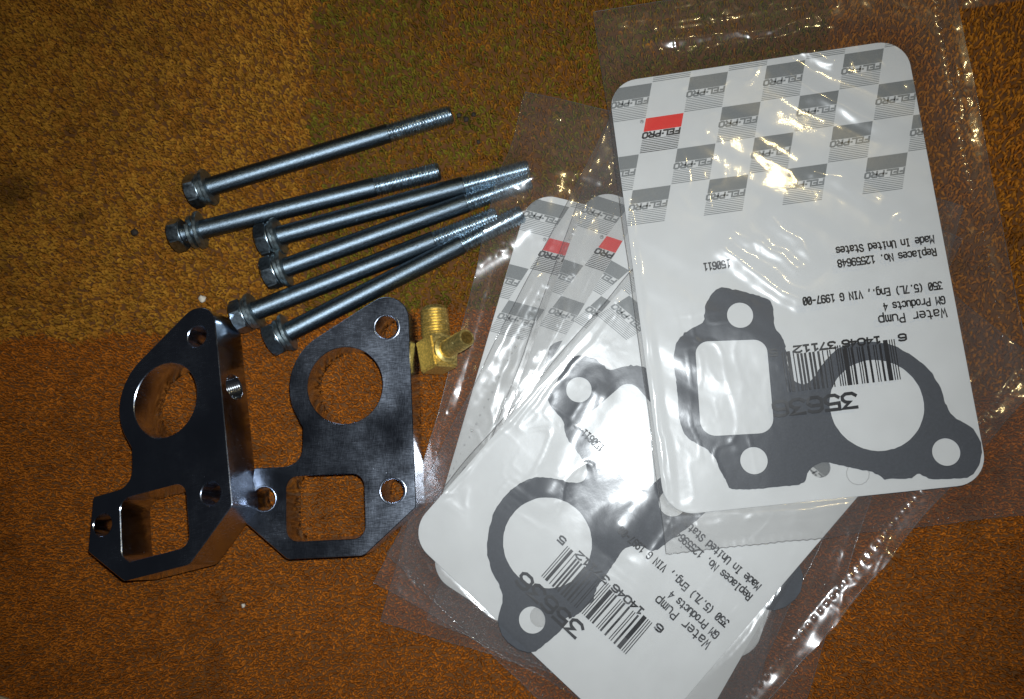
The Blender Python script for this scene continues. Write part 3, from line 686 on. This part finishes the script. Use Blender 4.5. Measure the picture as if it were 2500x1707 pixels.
def pack(idx, label):
    global HG
    P = PACK[idx]; zt = P['z']; H = P['h']
    cx, cy = uv2w(P, CW / 2, H / 2)
    t = thing('gasket_package', label, 'gasket package', (cx, cy, zt), (0, 0, R(P['deg'])), 'bagged gaskets on printed cards')
    loc = lambda u, v, z: (u - CW / 2, H / 2 - v, z - zt)          # card mm -> package frame
    # backing card
    hang = [circle(76.0, 209.4, 4.9, 28)] if idx in (3, 4) else []
    outer = fillet([(0, 0, 14.5), (CW, 0, 14.5), (CW, H, 14.5), (0, H, 14.5)], 10)
    V, F = plate(outer, hang, 0, 0.55, 0.08)
    card = mesh_obj('card', [loc(x, y, zt - 0.55 + z) for x, y, z in V], F, 'card_white', t, 30)
    # printed checker of slanted blocks, lettering and rules
    def clip_poly(poly):
        def cl(pl, f, g):
            o = []
            for i in range(len(pl)):
                a, b = pl[i - 1], pl[i]; fa, fb = f(a), f(b)
                if fa >= 0: 
                    if fb < 0: s = fa / (fa - fb); o.append((a[0] + (b[0] - a[0]) * s, a[1] + (b[1] - a[1]) * s))
                elif fb >= 0: s = fa / (fa - fb); o.append((a[0] + (b[0] - a[0]) * s, a[1] + (b[1] - a[1]) * s))
                if fb >= 0: o.append(b)
            return o
        e = 0.12; r_ = 14.5 - e; k = 0.2929
        fs = [lambda q: q[0] - e, lambda q: CW - e - q[0], lambda q: q[1] - e, lambda q: H - e - q[1]]
        for ang in (12, 24, 35, 45, 55, 66, 78):
            c_, s_ = math.cos(R(ang)), math.sin(R(ang))
            fs.append(lambda q, c_=c_, s_=s_: r_ - ((14.5 - q[0]) * c_ + (14.5 - q[1]) * s_))
            fs.append(lambda q, c_=c_, s_=s_: r_ - ((q[0] - (CW - 14.5)) * c_ + (14.5 - q[1]) * s_))
        for f in fs:
            if len(poly) < 3: return []
            poly = cl(poly, f, None)
        return poly
    acc = {'grey': ([], []), 'red': ([], []), 'black': ([], [])}
    def addpoly(key, poly, dz=0.0):
        poly = clip_poly(poly)
        if len(poly) < 3: return
        Vv, Ff = acc[key]; b = len(Vv)
        Vv += [loc(x, y, zt + 0.035 + dz) for x, y in poly]; Ff.append(list(range(b, b + len(poly))))
    sh = -5.75 / 18.7
    for row, u0 in ((-1, 28.5), (0, 3.0), (1, 16.9), (2, -8.7), (3, 5.2)):
        v0 = 3.5 + row * 18.72
        for k in range(-1, 5):
            ub = u0 + 39.3 * k
            if ub > CW + 8 or ub < -26: continue
            if row == 3 and k > 3: continue
            star = (row == 1 and k == 0)
            S = lambda a, b, ub=ub, v0=v0: (ub + a + sh * b, v0 + b)
            addpoly('red' if star else 'grey', [S(0, 0), S(19.45, 0), S(19.45, 7.1), S(0, 7.1)])
            key = 'black' if star else 'grey'
            for n_ in range(8):
                b = 11.35 + n_ * 0.93; w = 0.34 + 0.012 * n_
                addpoly(key, [S(0, b), S(19.45, b), S(19.45, b + w), S(0, b + w)])
            lines = strokes('FEL', 0, 0, 3.05, 2.7, 2.15) + strokes('PRQ', 9.9, 0, 3.3, 2.7, 2.35) + [[(8.35, 1.55), (8.75, 1.55)]]
            VV, FF, SS = ribbon([[(a, b) for a, b in ln] for ln in lines], 0.95)
            for f in FF:       # upside down in the photograph: type runs from the right, baseline up
                addpoly(key, [S(18.9 - VV[i][0], 7.75 + VV[i][1]) for i in f], 0.004 * (SS[f[0]] % 6))
    if idx <= 4:
        VV, FF, SS = ribbon([[(14.6 + 0.85 * math.cos(a_), 23.6 + 0.85 * math.sin(a_)) for a_ in np.linspace(0, 2 * math.pi, 13)],
                             [(14.9, 24.0), (14.9, 23.2), (14.4, 23.2), (14.3, 23.5), (14.9, 23.6)]], 0.2)
        for f in FF: addpoly('black', [VV[i] for i in f], 0.01 * SS[f[0]])
    for key, nm, mt in (('grey', 'grey_checker_print', 'print_grey'), ('red', 'red_logo_block', 'print_red'), ('black', 'black_logo_print', 'print_black')):
        if acc[key][1]: mesh_obj(nm, acc[key][0], acc[key][1], mt, card)
    # gasket
    gl = None
    if idx == 4: gl = lambda u, v: (u, v)
    elif idx == 3: gl = lambda u, v: (15.8 + 1.6 - 0.22 * (u - 49.3) + 0.9755 * (v - 131.1), 113.7 - 1.0 + 0.9755 * (u - 49.3) + 0.22 * (v - 131.1))
    elif idx == 2: gl = lambda u, v: (u + 9.0, v - 70.0)
    elif idx == 1: gl = lambda u, v: (22.0 - 0.22 * (u - 49.3) + 0.9755 * (v - 131.1), 97.0 + 0.9755 * (u - 49.3) + 0.22 * (v - 131.1))
    else: gl = lambda u, v: (152 - u + 4, v - 50)
    LL = [[gl(*q) for q in L] for L in G_LOOPS]
    V, F = plate(LL[0], LL[1:], 0, 0.85, 0.08)
    mesh_obj('gasket', [loc(x, y, zt + 0.06 + z) for x, y, z in V], F, 'gasket_grey', t, 30)
    # ---- drape the bag
    u, v = w2uv(P, gxx, gyy); bs, bt = w2bag(P, gxx, gyy); u0, u1, v0, v1 = P['bag']
    sdc = rr_inside(u, v, CW, H, 14.5)
    inb = (bs > u0 - 1) & (bs < u1 + 1) & (bt > v0 - 1) & (bt < v1 + 1)
    below = HG.copy()
    base = np.maximum(below + 0.15, np.where(sdc < 0.3, zt + 1.35, 0))
    tent = np.where(inb, base, 0)
    f_ = base.copy()
    for _ in range(26):
        f_ = np.maximum(base, blur(f_, 6) - 0.01)
    f_ = blur(f_, 3); front = np.maximum(f_, base)
    bb = np.maximum(below + 0.12, np.where(sdc < 0, zt - 0.75, 0)); back = bb.copy()
    for _ in range(26): back = np.maximum(bb, blur(back, 6) - 0.02)
    back = blur(back, 2)
    back = np.where(sdc < 0.5, np.minimum(back, zt - 0.70), back)
    # sheets
    st = 0.9 if idx >= 3 else 1.2
    ns, nt_ = int((u1 - u0) / st) + 1, int((v1 - v0) / st) + 1
    S_, T_ = np.meshgrid(np.linspace(u0, u1, ns), np.linspace(v0, v1, nt_))
    r_ = np.random.default_rng(P['seed'])
    # slightly uneven cut edges, zigzag at the bottom
    es = (S_ - u0) / (u1 - u0); et = (T_ - v0) / (v1 - v0)
    zig = 0.55 * np.abs(((S_ / 1.9) % 2) - 1) + 0.5 * vnoise(S_ / 11, S_ * 0, P['seed'] + 40)
    T_ = T_ + zig * np.clip((et - 0.985) / 0.015, 0, 1) + 0.8 * vnoise(S_ / 30, S_ * 0 + 3, P['seed'] + 41) * np.clip((0.03 - et) / 0.03, 0, 1)
    S_ = S_ + (0.6 * vnoise(T_ / 25, T_ * 0, P['seed'] + 42)) * np.clip(np.abs(es - 0.5) * 2 - 0.9, 0, 1) * 10
    X, Y = bag2w(P, S_, T_)
    U, Vv = w2uv(P, X, Y)
    def wr(U, Vv, S_, T_):
        z = film_wrinkle(P, U, Vv, P['seed'], (0.55 if idx == 4 else 0.85), 1.35, idx)
        ds = np.abs(S_ - P['seam']); dots = np.clip(np.cos(2 * math.pi * T_ / 4.5), 0, 1) ** 2
        z = z * np.where(ds < 4, 0.55 + 0.45 * ds / 4, 1) + 0.75 * np.exp(-(ds / 0.75) ** 2) * dots
        db = np.abs(T_ - (v1 - 1.6)); dotb = np.clip(np.cos(2 * math.pi * S_ / 4.5), 0, 1) ** 2
        z = z + 0.5 * np.exp(-(db / 0.7) ** 2) * dotb
        edge = np.minimum(np.minimum(S_ - u0, u1 - S_), np.minimum(T_ - v0, v1 - T_))
        z = z * np.clip(0.25 + edge / 5, 0, 1)
        out_ = np.maximum(0, (S_ - P['seam'] + 2.5) * (1 if P['seam'] > 60 else -1) + (0 if P['seam'] > 60 else 5.0))
        return z + P.get('curl', 0.12) * out_ * (np.clip((165 - T_) / 60, 0, 1) if idx == 2 else 1) * (1 + 0.45 * vnoise(T_ / 13, T_ * 0, P['seed'] + 60))
    def zfront(U, Vv, S_, T_, X, Y):
        z = sample(front, X, Y) + 0.7 + wr(U, Vv, S_, T_)
        lo = sample(base, X, Y) + np.where(rr_inside(U, Vv, CW, H, 14) < 1, 0.02, 0.05)
        d = z - lo; z = lo + np.where(d > 0.4, d, 0.4 * np.exp(np.minimum(d - 0.4, 0) / 0.4))
        for Q in PACK[idx + 1:]:                       # pressed down by the cards lying on top
            a_, b_ = w2uv(Q, X, Y); z = np.minimum(z, Q['z'] - 0.70 + np.maximum(0, rr_inside(a_, b_, CW, Q['h'], 14.5)) * 0.4)
        return z
    ZF = zfront(U, Vv, S_, T_, X, Y)
    ZB = np.minimum(sample(back, X, Y) + 0.3 * np.clip(film_wrinkle(P, U + 40, Vv + 17, P['seed'] + 5, 0.0, 1.0, -1), -0.6, 3), ZF - 0.10)
    ci = np.arange(nt_ * ns).reshape(nt_, ns)
    quads = np.stack([ci[:-1, :-1], ci[1:, :-1], ci[1:, 1:], ci[:-1, 1:]], -1).reshape(-1, 4)
    fv = np.stack([U - CW / 2, H / 2 - Vv, ZF - zt], -1).reshape(-1, 3)
    step = 2
    ib = np.ix_(np.r_[0:nt_ - 1:step, nt_ - 1], np.r_[0:ns - 1:step, ns - 1])
    bv = np.stack([U[ib] - CW / 2, H / 2 - Vv[ib], ZB[ib] - zt], -1)
    nb = bv.shape[0] * bv.shape[1]; cb = np.arange(nb).reshape(bv.shape[:2]) + len(fv)
    qb = np.stack([cb[:-1, :-1], cb[:-1, 1:], cb[1:, 1:], cb[1:, :-1]], -1).reshape(-1, 4)
    bag = grid_mesh('bag', np.vstack([fv, bv.reshape(-1, 3)]), np.vstack([quads, qb]), 'clear_film', t)
    # the folded and cut rim of the bag: a thin rounded edge that catches light
    rim = [(i_, 0) for i_ in range(nt_)] + [(nt_ - 1, j_) for j_ in range(1, ns)] + [(i_, ns - 1) for i_ in range(nt_ - 2, -1, -1)] + [(0, j_) for j_ in range(ns - 2, 0, -1)]
    rp = np.array([(U[a_, b_] - CW / 2, H / 2 - Vv[a_, b_], 0.5 * (ZF[a_, b_] + ZB[a_, b_]) - zt) for a_, b_ in rim])
    tg = np.roll(rp, -1, 0) - np.roll(rp, 1, 0); nn = np.stack([-tg[:, 1], tg[:, 0], tg[:, 0] * 0], -1); nn /= np.linalg.norm(nn, axis=1)[:, None] + 1e-9
    ring = np.stack([rp + nn * 0.22, rp + np.array((0, 0, 0.22)), rp - nn * 0.22, rp - np.array((0, 0, 0.22))], 1)
    m_ = len(rp); ii = np.arange(m_); qq = []
    for k in range(4):
        k2 = (k + 1) % 4; qq.append(np.stack([ii * 4 + k, ii * 4 + k2, ((ii + 1) % m_) * 4 + k2, ((ii + 1) % m_) * 4 + k], -1))
    grid_mesh('bag_rim', ring.reshape(-1, 3), np.vstack(qq), 'seam_film', bag)
    # row of welded dots along the seam and the cut bottom edge
    pts_ = [(P['seam'], q_) for q_ in np.arange(v0 + 3, v1 - 2, 4.4)] + ([(q_, v1 - 1.9) for q_ in np.arange(u0 + 3, u1 - 2, 4.4)] if idx >= 3 else [])
    dv, df = [], []
    if idx < 2: pts_ = pts_[::5]
    for (a_, b_) in pts_:
        if r_.random() < (0.1 if idx in (2, 3) else 0.55): continue
        a_ += r_.normal(0, 0.18); b_ += r_.normal(0, 0.35); rr_ = r_.uniform(0.3, 0.68)
        xx, yy = bag2w(P, np.array([a_]), np.array([b_])); uu, vv = w2uv(P, xx, yy)
        z0_ = zfront(uu, vv, np.array([a_]), np.array([b_]), xx, yy)[0] - 0.12
        b0 = len(dv)
        for (f_r, f_h) in ((1.0, 0.0), (0.78, 0.30), (0.42, 0.50), (0.0, 0.58)):
            if f_r == 0: dv.append(loc(uu[0], vv[0], z0_ + f_h * rr_ + 0.1)); continue
            for k in range(8): dv.append(loc(uu[0] + f_r * rr_ * math.cos(k * math.pi / 4), vv[0] + f_r * rr_ * math.sin(k * math.pi / 4) * 1.3, z0_ + f_h * rr_ + 0.1))
        for i_ in range(2):
            for k in range(8): df.append((b0 + i_ * 8 + k, b0 + i_ * 8 + (k + 1) % 8, b0 + (i_ + 1) * 8 + (k + 1) % 8, b0 + (i_ + 1) * 8 + k))
        for k in range(8): df.append((b0 + 16 + k, b0 + 16 + (k + 1) % 8, b0 + 24))
    wd = mesh_obj('weld_dots', dv, df, 'weld_film', bag, 180); wd['kind'] = 'stuff'
    # ---- printing on the bag (upright type frame: p = CW - u, q = H - v)
    if idx in (3, 4):
        ou, ov = (0, 0) if idx == 4 else (1.8, -22.2)
        def put(name, lines, w, matn, parent):
            VV, FF, SS = ribbon(lines, w)
            A = np.array(VV); uu = CW - (A[:, 0] + ou); vv = CH - (A[:, 1] + ov)
            xx, yy = uv2w(P, uu, vv); s2, t2 = w2bag(P, xx, yy)
            zz = zfront(uu, vv, s2, t2, xx, yy) + 0.14 + 0.012 * (np.array(SS) % 7)
            return mesh_obj(name, [loc(a_, b_, c_) for a_, b_, c_ in zip(uu, vv, zz)], FF, matn, parent)
        # q grows towards the top of the photograph, so a line's glyph tops point to lower q: flip glyph heights
        def line(text, p0, q0, p1, h, wide=0.72):
            adv = (p1 - p0) / (len(text) - 1 + wide)
            ls = strokes(text, 0, 0, adv, h, adv * wide)
            return [[(p0 + a_, q0 - (b_ - h / 2)) for a_, b_ in l_] for l_ in ls]
        txt = line('Made In United States', 5.9, 119.0, 52.7, 3.5) + line('Replaces No. 12559648', 5.9, 112.6, 53.0, 3.5)
        txt += line('350 (5.7L) Eng., VIN G 1997-00', 6.1, 95.9, 72.7, 3.5) + line('GM Products 4', 6.0, 88.6, 34.9, 3.5) + line('Water Pump', 6.2, 82.4, 38.2, 4.1)
        put('date_code', line('150611', 104.3, 119.8, 117.0, 3.5), 0.66, 'ink_black', bag)
        put('printed_lettering', txt, 0.66, 'ink_black', bag)
        num = line('6', 26.8, 73.0, 30.4, 3.6, 0.9) + line('1', 39.1, 73.1, 42.0, 3.3, .9)
        num = line('6', 26.8, 73.0, 30.2, 3.0, 1.0) + line('14Q46', 39.1, 73.1, 57.4, 3.0, 0.82) + line('37112', 60.8, 73.1, 80.3, 3.0, 0.82) + line('5', 88.5, 72.9, 91.8, 3.0, 1.0)
        put('barcode_digits', num, 0.85, 'ink_black', bag)
        put('part_number', line('35636', 55.0, 45.6, 93.8, 6.8, 0.78), 1.5, 'ink_black', bag)
        bars, nm = barcode(); bl = []
        VV, FF = [], []
        mod = (86.4 - 32.3) / nm
        for (a_, b_) in bars:
            pa, pb = 32.3 + a_ * mod + 0.06, 32.3 + b_ * mod - 0.06
            guard = a_ < 11 or b_ > 84 or 44 < a_ < 51
            q0, q1 = 53.0, (72.6 if guard else 70.9); n_ = 10; b0 = len(VV)
            for k in range(n_ + 1):
                q = q0 + (q1 - q0) * k / n_; VV += [(pa, q), (pb, q)]
            for k in range(n_): FF.append((b0 + 2 * k, b0 + 2 * k + 1, b0 + 2 * k + 3, b0 + 2 * k + 2))
        A = np.array(VV); uu = CW - (A[:, 0] + ou); vv = CH - (A[:, 1] + ov)
        xx, yy = uv2w(P, uu, vv); s2, t2 = w2bag(P, xx, yy); zz = zfront(uu, vv, s2, t2, xx, yy) + 0.13
        mesh_obj('barcode', [loc(a_, b_, c_) for a_, b_, c_ in zip(uu, vv, zz)], FF, 'ink_black', bag)
    if idx == 4:        # punched vent ring welded in the film
        V, F = [], []
        for r1 in (5.0, 5.35):
            for k in range(40):
                w = 2 * math.pi * k / 40; jr = r1 + 0.12 * math.sin(k * 2.4)
                uu, vv = np.array([92.3 + jr * math.cos(w)]), np.array([214.1 + jr * math.sin(w)])
                xx, yy = uv2w(P, uu, vv); s2, t2 = w2bag(P, xx, yy); V.append(loc(uu[0], vv[0], zfront(uu, vv, s2, t2, xx, yy)[0] + 0.18))
        for k in range(40): F.append((k, (k + 1) % 40, 40 + (k + 1) % 40, 40 + k))
        mesh_obj('vent_ring', V, F, 'seam_film', bag, 180)
    # raise the pile for the next package
    Zg = np.where(inb, np.maximum(front + 0.75, base), 0)
    HG = np.where(inb, np.maximum(HG, np.minimum(front + 0.5, zt + 1.6 + 0.0 * front)), HG)
    return t
pack(0, 'lowest package of the fan, its empty bag top over the bolt tips')
pack(1, 'second lowest package of the fan with half its red logo block covered')
pack(2, 'middle package of the fan, bag flange with a dotted weld crossing the cards below')
pack(3, 'slanting gasket package under the top one, its barcode near the bottom edge')
pack(4, 'topmost gasket package at the right with its whole card, red logo block and barcode uncovered')

# ------------------------------------------------------------------ small things
def crumb(name, label, x, y, r, material, seed, cat='crumb', group=None, z=0.0):
    bm = bmesh.new(); bmesh.ops.create_icosphere(bm, subdivisions=2, radius=r * MM)
    q = np.random.default_rng(seed)
    for v_ in bm.verts:
        v_.co = v_.co * float(0.75 + 0.5 * q.random()); v_.co.z *= 0.7
    me = bpy.data.meshes.new(name); bm.to_mesh(me); bm.free(); me.materials.append(M[material])
    for p_ in me.polygons: p_.use_smooth = True
    o = link(bpy.data.objects.new(name, me)); o.location = (x * MM, y * MM, (z + 0.4 * r) * MM); tag(o, label, cat, group); return o
crumb('crumb', 'whitish crumb on the gold rug patch above the tilted black plate', -170.1, 30.2, 2.0, 'crumb_pale', 1)
crumb('crumb', 'dark crumb on the gold rug patch left of the bolt heads', -211.6, 68.7, 2.0, 'crumb_dark', 2)
crumb('crumb', 'tiny white fleck on the orange rug below the flat spacer plate', -139.7, -131.7, 1.1, 'crumb_pale', 3)
for k, (x, y, r, lab) in enumerate(((-29, 129, 1.3, 'dark crumb touching the tip of the topmost bolt'), (-25, 126.5, 1.6, 'largest of three dark crumbs by the topmost bolt tip'),
                                   (-21, 129, 1.2, 'dark crumb farthest right in the row past the topmost bolt tip'), (-18.3, 113.5, 1.0, 'lone small dark crumb below the crumbs at the topmost bolt tip'))):
    crumb('crumb', lab, x, y, r, 'crumb_dark', 10 + k, group='crumbs by the topmost bolt tip')

# corner of another clear bag at the upper right edge, and a pale rounded lid at the lower left corner
t = thing('loose_bag', 'corner of an empty clear bag poking in at the upper right corner', 'plastic bag', (262, 196, 0))
ns = 60; S_, T_ = np.meshgrid(np.linspace(-34, 34, ns), np.linspace(-19, 26, 44))
zz = 1.2 + 1.0 * vnoise(S_ / 9, T_ / 9, 71) + 0.8 * np.clip(1 - np.abs(vnoise(S_ / 14, T_ / 5, 72)) * 4, 0, 1)
Yb = T_ + 0.10 * S_ - 1.2 * vnoise(S_ / 10, S_ * 0, 73)
ci = np.arange(44 * ns).reshape(44, ns); q_ = np.stack([ci[:-1, :-1], ci[:-1, 1:], ci[1:, 1:], ci[1:, :-1]], -1).reshape(-1, 4)
fv = np.stack([S_, Yb, zz + 0.9], -1).reshape(-1, 3); bv = np.stack([S_, Yb, np.minimum(zz, 1.2)], -1).reshape(-1, 3)
grid_mesh('bag_sheet', np.vstack([fv, bv]), np.vstack([q_, q_ + len(fv)]), 'clear_film', t)
t = thing('round_lid', 'pale beige rounded edge just showing in the lower left corner', 'lid', (-272, -198, 0))
V, F = lathe([(0, 0.01), (0.2, 17.0), (1.6, 18.6), (3.4, 18.8), (4.2, 18.2), (4.4, 16.5), (4.0, 15.5), (3.9, 0.01)], 48)
mesh_obj('disc', [(z_, y_, x_) for x_, y_, z_ in V], F, 'beige_plastic', t, 40)
